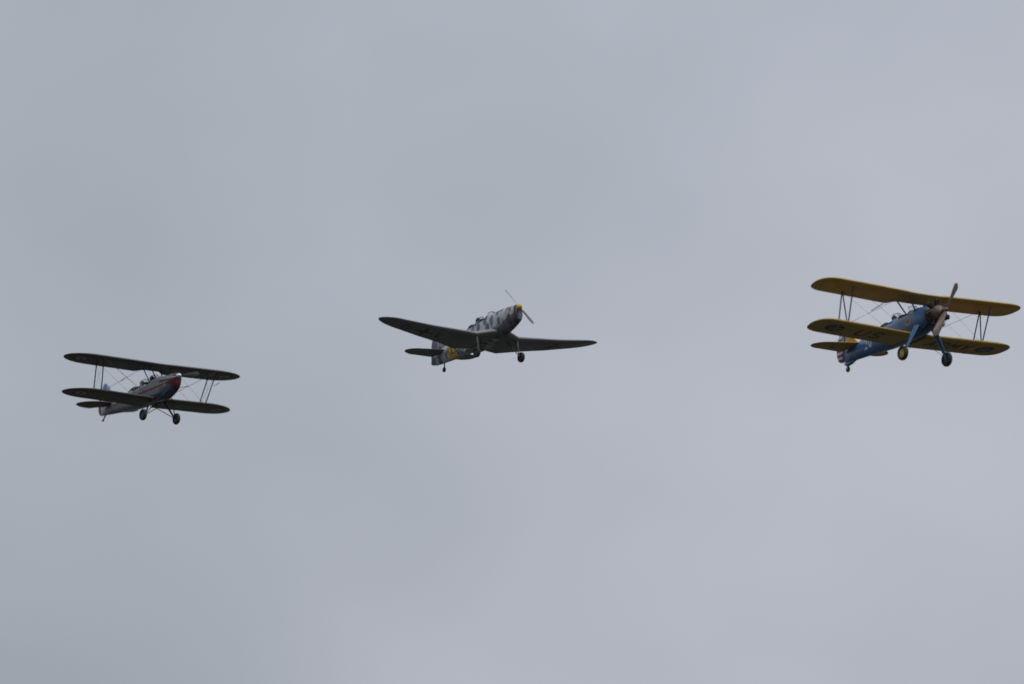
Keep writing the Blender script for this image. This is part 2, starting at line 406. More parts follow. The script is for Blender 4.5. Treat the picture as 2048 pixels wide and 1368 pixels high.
def thing(name, label, cat, group=None):
    o = bpy.data.objects.new(name, None); COL.objects.link(o); o.empty_display_size = .5
    o['label'] = label; o['category'] = cat
    if group: o['group'] = group
    return o
def wheel(parent, c, r, wd, hubm, tyrem, name='wheel', inner=None):
    """wheel turning about Y: hub disc with its tyre as a child"""
    h = MB(); rr = r * .62
    h.lathe([(-wd * .36, .02), (-wd * .34, rr * .35), (-wd * .22, rr), (wd * .22, rr), (wd * .34, rr * .35), (wd * .36, .02)], c, (0, 1, 0), 28)
    ho = h.build(name, [hubm, inner] if inner else hubm, parent)
    if inner:                                   # outer face painted, inner face bare
        for p in ho.data.polygons: p.material_index = 1 if (p.center.y - c[1]) * c[1] < 0 else 0
    t = MB(); a, b = wd / 2, (r - rr * .93) / 2; R0 = rr * .93 + b
    prof = [(a * math.cos(2 * PI * k / 12), R0 + b * math.sin(2 * PI * k / 12)) for k in range(12)]
    cx = Vector(c); n = 32
    rings = [[cx + Vector((math.cos(2 * PI * i / n) * q[1], q[0], math.sin(2 * PI * i / n) * q[1])) for q in prof] for i in range(n)]
    t.loft(rings + [rings[0]], True, False); t.build('tyre', tyrem, ho)
    return ho
def blade(mb, d, L, r0, chord, tw0, tw1, thick=.14, mi=0, n=11):
    """propeller blade along d (in the YZ plane), hub on the X axis"""
    d = Vector(d).normalized(); X = Vector((1, 0, 0)); t = X.cross(d)
    rings = []
    for i in range(n):
        q = i / (n - 1); r = r0 + (L - r0) * q
        c = chord * (.55 + 1.15 * q - .55 * q * q) * (1 if q < .86 else math.sqrt(max(.01, 1 - ((q - .86) / .142) ** 2)))
        if q < .12: c *= .75
        a = R(tw0 + (tw1 - tw0) * q); u = t * math.cos(a) + X * math.sin(a); v = d.cross(u)
        th = c * thick * (1.6 - q)
        rings.append([d * r + u * (c / 2 * math.cos(2 * PI * k / 12)) + v * (th / 2 * math.sin(2 * PI * k / 12)) for k in range(12)])
    mb.loft(rings, True, True, mi)
def wire(parent, a, b, name, r=.0040):
    m = MB(); m.tube([a, b], r, 6); return m.build(name, M['steel'], parent)
def windscreen(parent, x, z, hw, h, lean=.16):
    """three-pane screen: frame with panes as children"""
    P0 = [(x + .17, -hw * .42, z + .015), (x + .17, hw * .42, z + .015)]
    lo = [(x, -hw, z - .05), P0[0], P0[1], (x, hw, z - .05)]
    hi = [(x - lean - .03, -hw * .72, z + h * .86), (x + .17 - lean, -hw * .36, z + h), (x + .17 - lean, hw * .36, z + h), (x - lean - .03, hw * .72, z + h * .86)]
    f = MB(); f.tube(lo, .011, 6); f.tube(hi, .011, 6)
    for a, b in zip(lo, hi): f.tube([a, b], .010, 6)
    fo = f.build('windscreen', M['leather'], parent)
    for i in range(3):
        a, b, c, d = Vector(lo[i]), Vector(lo[i + 1]), Vector(hi[i + 1]), Vector(hi[i])
        nn = (b - a).cross(d - a).normalized() * .0025
        g = MB(); g.loft([[a + nn, b + nn, c + nn, d + nn], [a - nn, b - nn, c - nn, d - nn]]); g.build('pane', M['glass'], fo, False)
    return fo
def tub(parent, x0, x1, hw, z0, z1):
    m = MB(); v = [(x0, -hw, z1), (x1, -hw, z1), (x1, hw, z1), (x0, hw, z1), (x0, -hw * .8, z0), (x1, -hw * .8, z0), (x1, hw * .8, z0), (x0, hw * .8, z0)]
    m.add(v, [[4, 5, 6, 7], [0, 1, 5, 4], [1, 2, 6, 5], [2, 3, 7, 6], [3, 0, 4, 7]])
    return m.build('cockpit_interior', M['interior'], parent, False)

# ------------------------------------------------------------------ people (seated figure, head centre at the origin, facing +X)
def skin_mesh(name, chains, mats, idx):
    """chains: list of (verts [(co, radius)], edges, root index); one continuous grown surface per chain"""
    me = bpy.data.meshes.new(name); V = []; E = []; RR = []; roots = []
    for vs_, es_, rt in chains:
        b = len(V); V += [c for c, _ in vs_]; RR += [r for _, r in vs_]; E += [(i + b, j + b) for i, j in es_]; roots.append(b + rt)
    me.from_pydata(V, E, [])
    o = bpy.data.objects.new(name, me); COL.objects.link(o)
    sk = o.modifiers.new('skin', 'SKIN'); sk.use_smooth_shade = True
    for i, r in enumerate(RR): me.skin_vertices[0].data[i].radius = (r, r) if not isinstance(r, tuple) else r; me.skin_vertices[0].data[i].use_root = i in roots
    sb = o.modifiers.new('sub', 'SUBSURF'); sb.levels = 1; sb.render_levels = 1
    dg = bpy.context.evaluated_depsgraph_get(); dg.update()
    nm = bpy.data.meshes.new_from_object(o.evaluated_get(dg)); nm.name = name
    bpy.data.objects.remove(o); bpy.data.meshes.remove(me)
    nm.materials.clear()
    for m in mats: nm.materials.append(m)
    for p in nm.polygons: p.material_index = idx(p.center); p.use_smooth = True
    return nm
def person_mesh(name, jacket):
    v = [((-.03, 0, -.70), (.15, .11)), ((-.05, 0, -.55), (.14, .10)), ((-.04, 0, -.38), (.16, .11)), ((-.02, 0, -.24), (.11, .085)), ((-.01, 0, -.14), .055),
         ((.005, 0, -.05), (.072, .075)), ((0, 0, .03), (.077, .095)), ((-.005, 0, .09), (.06, .075)),       # 5 jaw 6 brow 7 crown
         ((.098, 0, -.012), .012),                                                                           # 8 nose
         ((-.03, .19, -.27), .062), ((.06, .24, -.50), .05), ((.30, .15, -.55), .036), ((.37, .13, -.54), .034),
         ((-.03, -.19, -.27), .062), ((.06, -.24, -.50), .05), ((.30, -.15, -.55), .036), ((.37, -.13, -.54), .034),
         ((.06, .10, -.74), .095), ((.40, .13, -.66), .07), ((.66, .12, -.92), .05), ((.78, .12, -.95), .04),
         ((.06, -.10, -.74), .095), ((.40, -.13, -.66), .07), ((.66, -.12, -.92), .05), ((.78, -.12, -.95), .04),
         ((0, .082, -.01), .016), ((0, -.082, -.01), .016)]
    e = [(0, 1), (1, 2), (2, 3), (3, 4), (4, 5), (5, 6), (6, 7), (6, 8), (3, 9), (9, 10), (10, 11), (11, 12), (3, 13), (13, 14), (14, 15), (15, 16),
         (0, 17), (17, 18), (18, 19), (19, 20), (0, 21), (21, 22), (22, 23), (23, 24), (6, 25), (6, 26)]
    ch = [(v, e, 0)]
    for s in (1, -1):                                       # four fingers curled round the grip, thumb from the side of the palm
        for k, L in enumerate((.036, .042, .039, .030)):
            y = s * (.105 + .018 * k); b = Vector((.375, y, -.535))
            ch.append(([(b, .009), (b + Vector((L, 0, -.004)), .009), (b + Vector((L * 1.3, 0, -.03)), .008), (b + Vector((L * .8, 0, -.05)), .0075)], [(0, 1), (1, 2), (2, 3)], 0))
        b = Vector((.345, s * .10, -.53)); ch.append(([(b, .011), (b + Vector((.03, -s * .02, .012)), .010), (b + Vector((.06, -s * .018, 0)), .009)], [(0, 1), (1, 2)], 0))
    def idx(c):
        if c.z > -.165: return 1
        if c.x > .30 and c.z > -.62 and abs(c.y) < .2: return 1
        return 2 if c.z < -.62 else 0
    return skin_mesh(name, ch, [jacket, M['flesh'], M['trousers']], idx)
def person(label, jacket, helmet, world, head, group):
    o = bpy.data.objects.new('person', person_mesh('person', jacket)); COL.objects.link(o)
    o['label'] = label; o['category'] = 'person'; o['group'] = group
    o.matrix_world = world @ Matrix.Translation(Vector(head))
    h = MB(); n = 20                                         # leather flying helmet: cap with ear flaps, open at the face
    rings = []
    for i in range(9):
        a = PI * .62 * i / 8
        rings.append([Vector((-.008 + .118 * math.sin(a) * math.cos(t) , .097 * math.sin(a) * math.sin(t), .012 + .122 * math.cos(a))) for t in [2 * PI * k / n for k in range(n)]])
    vv = [p for r in rings for p in r]; ff = []
    for i in range(8):
        for k in range(n):
            t = 2 * PI * (k + .5) / n; t = min(t, 2 * PI - t)
            if i >= 5 and t < R(62): continue
            q = (k + 1) % n; ff.append([i * n + k, i * n + q, (i + 1) * n + q, (i + 1) * n + k])
    h.add(vv, ff)
    for s in (1, -1): h.lathe([(0, .045), (.012, .042), (.02, .02)], (-.005, s * .088, -.02), (0, s, 0), 14)
    h.build('helmet', helmet, o)
    g = MB()
    for s in (1, -1): g.lathe([(0, .036), (.018, .036), (.022, .028)], (.078, s * .036, .022), (1, s * .25, 0), 16)
    g.ring_tube([(-.01 + .112 * math.cos(t), .1 * math.sin(t), .024) for t in [2 * PI * k / 24 for k in range(24)]], .009, 6)
    g.build('goggles', M['leather'], o)
    return o

# ------------------------------------------------------------------ the place: a grass airfield below
gm = mat('airfield_grass', (.036, .038, .028), .95, 0, .3, .02)
g = MB(); rg = [[Vector((math.cos(2 * PI * k / 64) * r, math.sin(2 * PI * k / 64) * r, 0)) for k in range(64)] for r in (1, 40, 200, 1000, 4000, 9000)]
g.loft(rg, True, False); g.add([(0, 0, 0)] + [p for p in rg[0]], [[0, 1 + k, 1 + (k + 1) % 64] for k in range(64)])
go = g.build('ground', gm); go['kind'] = 'structure'
FORM = 'aircraft flying in a loose line'

# =================================================================== blue and yellow radial biplane
def build_yellow_biplane():
    root = thing('biplane', 'blue biplane with yellow wings, radial engine and red and white striped rudder, on the right', 'airplane', FORM)
    W = Matrix.Translation((17.043, 214.783, 63.0)) @ Euler((R(1.247), R(-.842), R(-58.714)), 'XYZ').to_matrix().to_4x4()
    body = Body([(-.93, .40, .40, -.46, -.02, 2, 2), (-1.3, .44, .46, -.56, -.04, 2, 2.1), (-1.7, .455, .50, -.63, -.06, 2.1, 2.3), (-2.2, .455, .48, -.655, -.08, 2.2, 2.5),
                 (-3.0, .44, .46, -.66, -.09, 2.2, 2.6), (-3.8, .41, .42, -.65, -.10, 2.1, 2.5), (-4.4, .36, .35, -.62, -.11, 2, 2.3), (-5.2, .285, .26, -.565, -.13, 2, 2.1),
                 (-6.0, .20, .19, -.52, -.15, 2, 2), (-6.6, .125, .14, -.50, -.17, 2, 2), (-6.98, .05, .10, -.44, -.18, 2, 2)])
    ops = [(-2.72, -2.1, R(50)), (-3.86, -3.2, R(50))]
    m = MB(); body.shell(m, -6.98, -.93, ops); fus = m.build('fuselage', M['blue'], root)
    for o in ops:
        m = MB(); body.rim(m, o, .028); m.build('coaming', M['leather'], fus)
    tub(fus, -3.9, -2.05, .33, -.52, .22)
    m = MB(); m.loft([[body.pt(x, t, .012) + Vector((0, 0, z)) for t in [R(a) for a in range(-44, 45, 8)]] for x, z in ((-3.88, .0), (-3.95, .06), (-4.1, .055), (-4.3, .03), (-4.55, 0))], False, False)
    m.build('headrest', M['leather'], fus)
    m = MB(); body.rim(m, (-2.0, -1.99, R(1)), .001) if False else None
    # emblem and number on both sides
    for fn, sx in ((body.starboard, 1), (body.port, -1)):
        e = MB(); disc(e, fn, -1.97, -.06, .0, .10, .005, 0); disc(e, fn, -1.97, -.06, .10, .165, .004, 1)
        poly_strip(e, fn, [(-2.06, -.02), (-1.97, -.12), (-1.9, .02)], .035, .008, 2)
        e.build('emblem', [M['ring_yellow'], M['cream'], M['dull_red']], fus)
        for i, ch in enumerate('20'):
            d = MB(); u = -5.24 + .35 * i if sx == 1 else -4.55 - .35 * i
            glyph(d, ch, (lambda a, b, o, fn=fn, sx=sx, u=u: fn(u + sx * (a - u), b, o)), u, -.33, .37, .075, .005, wide=.9)
            d.build('number', M['white'], fus)
    # wings
    UW = Wing([(0, -1.2, -2.36, .90, .84, .12), (.62, -1.2, -2.36, .91, .85, .12), (.78, -1.2, -2.45, .915, .85, .12), (.96, -1.19, -2.76, .93, .85, .12), (3.2, -1.185, -2.72, 1.005, .915, .12), (4.85, -1.18, -2.70, 1.055, .965, .11)], .85, tip_pow=2.6, tip_shift=.03)
    LW = Wing([(0, -1.80, -3.33, -.585, -.66, .12), (3.2, -1.79, -3.34, -.49, -.57, .12), (4.68, -1.79, -3.33, -.445, -.525, .11)], .85, tip_pow=2.6, tip_shift=.03)
    m = MB()
    for s in (1, -1): UW.seg(m, .0012, 4.85, s)
    uw = m.build('upper_wing', M['yellow'], root)
    for s in (1, -1):
        m = MB(); LW.seg(m, .30, 1.9, s); LW.seg(m, 1.904, 4.296, s, 0, .775); LW.seg(m, 4.30, 4.68, s)
        lw = m.build('lower_wing', M['yellow'], root)
        m = MB(); LW.seg(m, 1.93, 4.28, s, .785, 1); m.build('aileron', M['yellow'], lw)
        fn = lambda u, v, o: LW.under(v, u, o)
        m = MB(); disc(m, fn, s * 3.62, -2.50, 0, .40, .004, 0); star(m, fn, s * 3.62, -2.50, .36, .006, 1); disc(m, fn, s * 3.62, -2.50, 0, .105, .008, 2)
        m.build('roundel', [M['insignia_blue'], M['dull_white'], M['dull_red']], lw)
        for ch, y in (zip('US', (-2.50, -1.82)) if s < 0 else zip('ARMY', (.85, 1.42, 1.98, 2.55))):
            m = MB(); glyph(m, ch, fn, y, -2.86, .70, .115, .004, wide=.95 if s < 0 else .85); m.build('letter', M['black_letter'], lw)
        # aileron linkage
        m = MB(); m.tube([LW.under(-2.94, s * 3.0, .02), LW.under(-3.1, s * 3.0, .09)], .012, 6); m.build('aileron_horn', M['strut_blue'], lw)
    # struts
    for s in (1, -1):
        ft, rt = Vector((-1.51, s * 3.32, .97)), Vector((-2.30, s * 3.33, .915)); fb, rb = Vector((-2.11, s * 3.235, -.46)), Vector((-2.80, s * 3.24, -.46))
        for a, b, c in ((ft, fb, .08), (rt, rb, .075), (rt + Vector((.03, 0, -.02)), fb + Vector((-.06, 0, .02)), .07)):
            m = MB(); m.strut(a, b, c, .038); m.build('interplane_strut', M['strut_blue'], root)
        cf, cr = Vector((-1.42, s * .80, .955)), Vector((-2.36, s * .70, .93)); bf, br = Vector((-1.53, s * .375, .28)), Vector((-2.23, s * .31, .31))
        for a, b in ((cf, bf), (cr, br)):
            m = MB(); m.strut(a, b, .085, .042); m.build('cabane_strut', M['strut_blue'], root)
        wire(root, cr, bf, 'bracing_wire')
        wire(root, ft, (-1.9, s * .42, -.50), 'flying_wire'); wire(root, rt, (-2.75, s * .42, -.50), 'flying_wire')
        a, b = Vector((-1.5, s * .82, .93)), fb; wire(root, a, b, 'landing_wire', .004)
        a2, b2 = Vector((-2.3, s * .72, .90)), rb; wire(root, a2, b2, 'landing_wire', .004)
        m = MB(); m.tube([(-2.54, s * 1.80, .37), (-2.13, s * 1.5, .60)], .014, 6); m.build('wire_spacer', M['strut_blue'], root)
        # undercarriage
        m = MB(); m.strut((-1.45, s * .40, -.36), (-1.54, s * .93, -1.30), .34, .15, .17, .11, 14); m.strut((-1.54, s * .93, -1.30), (-1.557, s * .99, -1.52), .13, .09, .1, .08, 12)
        m.build('undercarriage_leg', M['blue'], root)
        wheel(root, (-1.557, s * 1.06, -1.52), .298, .185, M['yellow_metal'], M['rubber'], 'wheel', M['hub_dark'])
    m = MB(); m.tube([(-1.9, -.2, -.62), (-1.56, .9, -1.42)], .008, 6); m.tube([(-1.9, .2, -.62), (-1.56, -.9, -1.42)], .008, 6); m.build('axle_brace', M['steel'], root)
    # tail
    ST = Wing([(0, -5.72, -7.15, .10, .06, .07), (.2, -5.80, -7.17, .10, .06, .07), (1.83, -6.32, -7.05, .06, .04, .07)], .45, 0)
    for s in (1, -1):
        m = MB(); ST.seg(m, .03, 1.83, s, 0, .52); st = m.build('tailplane', M['yellow'], root)
        m = MB(); ST.seg(m, .10, 1.80, s, .545, 1); m.build('elevator', M['yellow'], st)
        wire(root, (-6.3, s * 1.2, .07), (-6.6, 0, .70), 'bracing_wire', .004); wire(root, (-6.4, s * 1.15, .04), (-6.6, s * .1, -.42), 'bracing_wire', .008)
    def vert(name, out_, th, m_, parent):
        k = MB(); n = len(out_); cx = sum(p[0] for p in out_) / n; cz = sum(p[1] for p in out_) / n
        rr = []
        for q, t in ((.90, -th), (1, -th * .4), (1, th * .4), (.90, th)): rr.append([Vector((cx + (p[0] - cx) * q, t, cz + (p[1] - cz) * q)) for p in out_])
        k.loft(rr); return k.build(name, m_, parent)
    vert('fin', [(-5.95, .14), (-6.25, .40), (-6.5, .66), (-6.72, .80), (-6.90, .84), (-6.92, .10)], .05, M['yellow_metal'], root)
    rud = vert('rudder', [(-6.96, .85), (-7.12, .84), (-7.32, .74), (-7.46, .5), (-7.53, .2), (-7.53, -.05), (-7.47, -.25), (-7.34, -.36), (-7.16, -.40), (-6.99, -.38)], .05, M['stripes'], root)
    vert('rudder_band', [(-6.955, .83), (-7.10, .82), (-7.10, -.39), (-6.985, -.37)], .056, M['blue'], rud)
    m = MB(); m.loft([[Vector((x, math.cos(t) * w, zc + math.sin(t) * h)) for t in [2 * PI * k / 14 for k in range(14)]] for x, w, zc, h in ((-6.2, .01, -.50, .01), (-6.5, .07, -.52, .07), (-6.8, .075, -.54, .09), (-7.0, .04, -.5, .06), (-7.08, .01, -.45, .02))])
    m.build('tail_cone', M['blue'], root)
    m = MB(); m.strut((-6.78, 0, -.55), (-6.83, 0, -.66), .08, .04); [m.strut((-6.83, s * .05, -.62), (-6.84, s * .05, -.74), .04, .015) for s in (1, -1)]; m.box((-6.83, 0, -.63), (.05, .12, .03)); m.build('tail_fork', M['metal'], root)
    wheel(root, (-6.84, 0, -.745), .115, .075, M['hub_dark'], M['rubber'], 'tail_wheel')
    # radial engine
    m = MB(); m.lathe([(-.93, .36), (-.86, .36), (-.80, .28), (-.50, .29), (-.40, .27), (-.30, .18), (-.24, .14), (-.22, .085), (-.06, .07)], (0, 0, 0), (1, 0, 0), 24)
    eng = m.build('engine', M['engine_grey'], root)
    for k in range(7):
        a = 2 * PI * k / 7; d = Vector((0, math.sin(a), math.cos(a))); m = MB(); pr = [(.20, .075)]
        for i in range(11): pr += [(.25 + i * .022, .066), (.252 + i * .022, .098), (.262 + i * .022, .098), (.264 + i * .022, .066)]
        pr += [(.50, .085), (.53, .095), (.565, .08), (.58, .03)]
        m.lathe(pr, (-.60, 0, 0), d, 14)
        for q in (1, -1): m.tube([Vector((-.44, 0, 0)) + d * .24 + d.cross(Vector((1, 0, 0))) * (.05 * q), Vector((-.53, 0, 0)) + d * .55 + d.cross(Vector((1, 0, 0))) * (.075 * q)], .012, 6)
        m.tube([Vector((-.62, 0, 0)) + d * .5 + d.cross(Vector((1, 0, 0))) * .08, Vector((-.74, 0, 0)) + d * .40 + d.cross(Vector((1, 0, 0))) * .12], .03, 8)
        m.build('cylinder', M['engine_black'], eng)
    m = MB(); pf = [(-.925, .415), (-.80, .425), (-.66, .415), (-.52, .385), (-.42, .34), (-.36, .285)]
    pf = pf + [(x - .004, r - .02) for x, r in reversed(pf)]
    m.loft([[Vector((x, r * math.sin(R(a)), r * math.cos(R(a)))) for x, r in pf] for a in range(72, 289, 8)], True, True)
    m.build('nose_cowl', M['rust'], eng)
    m = MB(); m.tube([(-.80, -.25, -.36), (-.95, -.30, -.48), (-1.25, -.33, -.60)], .05, 10); m.build('exhaust_pipe', M['engine_black'], eng)
    m = MB(); m.lathe([(-.12, .10), (-.03, .10), (.03, .085), (.09, .05), (.11, .01)], (0, 0, 0), (1, 0, 0), 18); pp = m.build('propeller', M['engine_grey'], root)
    for s in (1, -1):
        m = MB(); blade(m, (0, -.47 * s, -.88 * s), 1.30, .06, .25, 52, 14); m.build('blade', M['wood'], pp)
    windscreen(root, -2.12, .47, .22, .22); windscreen(root, -3.2, .45, .22, .21)
    root.matrix_world = W
    person('person in a black flying helmet in the rear cockpit of the blue biplane', M['jacket'], M['helmet_dark'], W, (-3.50, 0, .53), 'people in the open cockpits')

# =================================================================== dark olive inline biplane
def build_olive_biplane():
    root = thing('biplane', 'silver and navy biplane with dark olive wings and red nose, on the left', 'airplane', FORM)
    W = Matrix.Translation((-13.787, 227.074, 63.642)) @ Euler((R(1.961), R(-1.317), R(-56.219)), 'XYZ').to_matrix().to_4x4()
    rows = [(-.03, .13, .12, -.30, -.05, 2.2, 2.2), (-.12, .185, .15, -.45, -.08, 2.3, 2.3), (-.3, .225, .18, -.58, -.12, 2.3, 2.3), (-.6, .265, .215, -.70, -.15, 2.3, 2.2), (-.9, .29, .24, -.76, -.16, 2.3, 2.2),
            (-1.25, .315, .27, -.73, -.17, 2.4, 2.5), (-1.8, .35, .30, -.66, -.17, 2.5, 3.2), (-2.6, .365, .33, -.62, -.16, 2.5, 3.6), (-3.4, .345, .32, -.57, -.14, 2.4, 3.6),
            (-4.2, .295, .28, -.47, -.10, 2.2, 3.4), (-5.0, .225, .235, -.36, -.06, 2.1, 3.0), (-5.7, .14, .20, -.265, -.03, 2, 2.6), (-6.2, .05, .18, -.185, 0, 2, 2.2)]
    body = Body(rows)
    ops = [(-2.48, -1.92, R(55)), (-3.32, -2.72, R(55))]
    m = MB(); body.shell(m, -6.2, -1.105, ops); fus = m.build('fuselage', M['silver'], root)
    m = MB(); body.shell(m, -1.10, -.255, grow=.004); m.build('cowling', M['navy'], root)
    m = MB(); body.shell(m, -.252, -.03, grow=.006, step=.05); m.build('nose_bowl', M['dark_red'], root)
    m = MB(); m.loft([[body.pt(x, PI + R(a), .005) for a in range(-64, 65, 8)] for x in (-1.09, -1.25, -1.4, -1.55, -1.7, -1.8)], False, False); m.build('belly_panel', M['navy'], fus)
    for o in ops:
        m = MB(); body.rim(m, o, .024); m.build('coaming', M['leather'], fus)
    tub(fus, -3.36, -1.86, .27, -.50, .14)
    m = MB(); m.loft([[body.pt(x, t, .012) + Vector((0, 0, z)) for t in [R(a) for a in range(-40, 41, 8)]] for x, z in ((-3.34, 0), (-3.40, .06), (-3.5, .055), (-3.68, .02), (-3.85, -.01))], False, False)
    m.build('headrest', M['leather'], fus)
    for fn in (body.starboard, body.port):
        m = MB()
        for zc, wd, mi, off in ((0, .085, 0, .004 + .004), (.068, .022, 1, .0085), (-.068, .022, 1, .0085)):
            poly_strip(m, fn, [(-.32, -.17 + zc * .4), (-.7, -.18 + zc), (-1.6, -.19 + zc), (-2.8, -.17 + zc), (-4.2, -.11 + zc * .8), (-5.9, -.02 + zc * .5)], wd, off, mi, sub=8)
        m.build('stripe', [M['red'], M['cream']], fus)
        m = MB(); pts = [(-.258, -.06, -.34), (-.40, -.12, -.27), (-.6, -.15, -.22)]
        m.loft([[fn(x, a + (b - a) * k / 6, .010) for k in range(7)] for x, a, b in pts], False, False); m.build('stripe_flare', M['dark_red'], fus)
        m = MB(); poly_strip(m, fn, arc(-.80, -.20, .09, .12, -80, 80, 10), .03, .012, 0, sub=1); m.build('emblem', M['cream'], fus)
        m = MB(); disc(m, fn, -3.18, -.16, 0, .09, .012, 0); disc(m, fn, -3.18, -.16, .09, .17, .011, 1); disc(m, fn, -3.18, -.16, .17, .215, .010, 2)
        m.build('fuselage_roundel', [M['dull_red'], M['cream'], M['dull_blue']], fus)
    UW = Wing([(0, -1.22, -2.2, .80, .765, .115), (.34, -1.22, -2.2, .805, .77, .115), (.68, -1.24, -2.52, .815, .765, .115), (2.6, -1.41, -2.67, .895, .84, .115), (4.2, -1.53, -2.76, .955, .90, .105)], 1.25, tip_pow=2.1, tip_shift=.05)
    LW = Wing([(0, -1.52, -2.78, -.60, -.65, .115), (2.6, -1.764, -3.03, -.475, -.525, .115), (4.0, -2.00, -3.27, -.395, -.445, .105)], 1.25, tip_pow=2.1, tip_shift=-.03)
    def roundel(wing, y, x, parent, k=1.0):
        fn = lambda u, v, o: wing.under(v, u, o)
        m = MB(); disc(m, fn, y, x, 0, .10 * k, .006, 0); disc(m, fn, y, x, .10 * k, .24 * k, .005, 1); disc(m, fn, y, x, .24 * k, .37 * k, .004, 2); disc(m, fn, y, x, .37 * k, .42 * k, .0045, 3)
        m.build('roundel', [M['dull_red'], M['dull_white'], M['dull_blue'], M['ring_yellow']], parent)
    m = MB()
    for s in (1, -1): UW.seg(m, .0012, 1.5, s); UW.seg(m, 1.504, 3.496, s, 0, .765); UW.seg(m, 3.5, 4.2, s)
    uw = m.build('upper_wing', M['olive'], root)
    for s in (1, -1):
        m = MB(); UW.seg(m, 1.53, 3.48, s, .775, 1); m.build('aileron', M['olive'], uw); roundel(UW, s * 3.45, -2.06, uw)
        m = MB(); LW.seg(m, .24, 1.4, s); LW.seg(m, 1.404, 3.296, s, 0, .765); LW.seg(m, 3.3, 4.0, s); lw = m.build('lower_wing', M['olive'], root)
        m = MB(); LW.seg(m, 1.43, 3.28, s, .775, 1); m.build('aileron', M['olive'], lw); roundel(LW, s * 3.25, -2.50, lw)
        ft, rt = Vector((-1.44, s * 2.71, .85)), Vector((-2.07, s * 2.69, .83)); fb, rb = Vector((-2.10, s * 2.50, -.46)), Vector((-2.75, s * 2.52, -.50))
        for a, b in ((ft, fb), (rt, rb)):
            m = MB(); m.strut(a, b, .075, .034); m.build('interplane_strut', M['strut_black'], root)
        cf, cr = Vector((-1.45, s * .50, .79)), Vector((-2.12, s * .42, .765)); bf, br = Vector((-1.36, s * .30, .18)), Vector((-1.86, s * .31, .18))
        for a, b in ((cf, bf), (cr, br)):
            m = MB(); m.strut(a, b, .06, .032); m.build('cabane_strut', M['strut_black'], root)
        wire(root, cf, br, 'bracing_wire'); wire(root, ft, rb, 'incidence_wire', .0045); wire(root, rt, fb, 'incidence_wire', .0045)
        for e, t in ((0, ft), (.05, ft), (0, rt)): wire(root, t + Vector((-e, 0, 0)), (-1.8 - (.9 if t is rt else 0) - e, s * .34, -.50), 'flying_wire', .0045)
        wire(root, (-1.48, s * .62, .78), fb, 'landing_wire', .0042); wire(root, (-2.2, s * .5, .76), rb, 'landing_wire', .0042)
        c1 = Vector((-1.48, s * .62, .78)).lerp(fb, .48); c2 = Vector((-2.2, s * .5, .76)).lerp(rb, .42)
        m = MB(); m.tube([c1, c2], .012, 6); m.build('wire_spacer', M['strut_black'], root)
        # undercarriage: leg, brace and half axle
        ax = Vector((-1.615, s * .72, -1.356))
        m = MB(); m.strut((-1.78, s * .30, -.58), ax, .13, .075, .09, .06); m.build('undercarriage_leg', M['strut_black'], root)
        m = MB(); m.strut((-1.06, s * .27, -.66), ax + Vector((.03, 0, .02)), .05, .032); m.build('undercarriage_brace', M['strut_black'], root)
        m = MB(); m.tube([ax, (-1.87, 0, -.93)], .017, 8); m.build('half_axle', M['strut_black'], root)
        wheel(root, (-1.615, s * .80, -1.356), .243, .15, M['hub_dark'], M['rubber'])
    m = MB(); m.strut((-1.87, 0, -.945), (-1.87, 0, -.60), .05, .035); m.build('axle_pylon', M['strut_black'], root)
    m = MB(); m.tube([(-1.58, 2.655, .28), (-1.42, 2.67, .30), (-1.30, 2.76, .345)], .011, 6); m.build('pitot_tube', M['strut_black'], root)
    ST = Wing([(0, -5.22, -5.98, .13, .11, .07), (.28, -5.24, -6.05, .13, .11, .07), (.6, -5.28, -6.40, .13, .11, .07), (1.0, -5.32, -6.42, .13, .11, .07), (1.47, -5.38, -6.38, .13, .11, .07)], .85, 0, -.05)
    for s in (1, -1):
        m = MB(); ST.seg(m, .05, 1.47, s, 0, .50); st = m.build('tailplane', M['olive'], root)
        m = MB(); ST.seg(m, .12, 1.44, s, .52, 1); m.build('elevator', M['olive'], st)
    def vert(name, out_, th, m_, parent):
        k = MB(); n = len(out_); cx = sum(p[0] for p in out_) / n; cz = sum(p[1] for p in out_) / n; rr = []
        for q, t in ((.90, -th), (1, -th * .4), (1, th * .4), (.90, th)): rr.append([Vector((cx + (p[0] - cx) * q, t, cz + (p[1] - cz) * q)) for p in out_])
        k.loft(rr); return k.build(name, m_, parent)
    vert('fin', [(-5.35, .18), (-5.50, .58), (-5.66, .88), (-5.82, 1.07), (-5.90, 1.12), (-5.95, .16)], .04, M['pale_blue'], root)
    vert('rudder', [(-5.93, 1.14), (-6.05, 1.17), (-6.22, 1.10), (-6.38, .92), (-6.52, .65), (-6.61, .35), (-6.63, .08), (-6.56, -.08), (-6.40, -.17), (-6.21, -.19), (-6.2, .2), (-5.98, .24)], .04, M['tricolour'], root)
    m = MB(); m.tube([(-6.06, 0, -.20), (-6.17, 0, -.28), (-6.27, 0, -.36)], [.03, .032, .022], 8); m.lathe([(0, .05), (.05, .045)], (-6.28, 0, -.37), (-.6, 0, -.3), 10); m.build('tail_skid', M['strut_black'], root)
    # lower cowl: louvres, exhaust stubs
    for k in range(4):
        m = MB(); x = -.42 - .13 * k; p = body.starboard(x, -.46 - .035 * k, .0)
        m.tube([p + Vector((0, .03, .01)), p + Vector((-.02, -.05, -.035)), p + Vector((-.05, -.07, -.07))], .022, 8); m.build('exhaust_stub', M['hub_dark'], root)
    m = MB(); m.lathe([(-.02, .12), (.03, .118), (.09, .10), (.14, .065), (.17, .03), (.18, .005)], (-.02, 0, .0), (1, 0, 0), 24); pp = m.build('propeller', M['metal'], root)
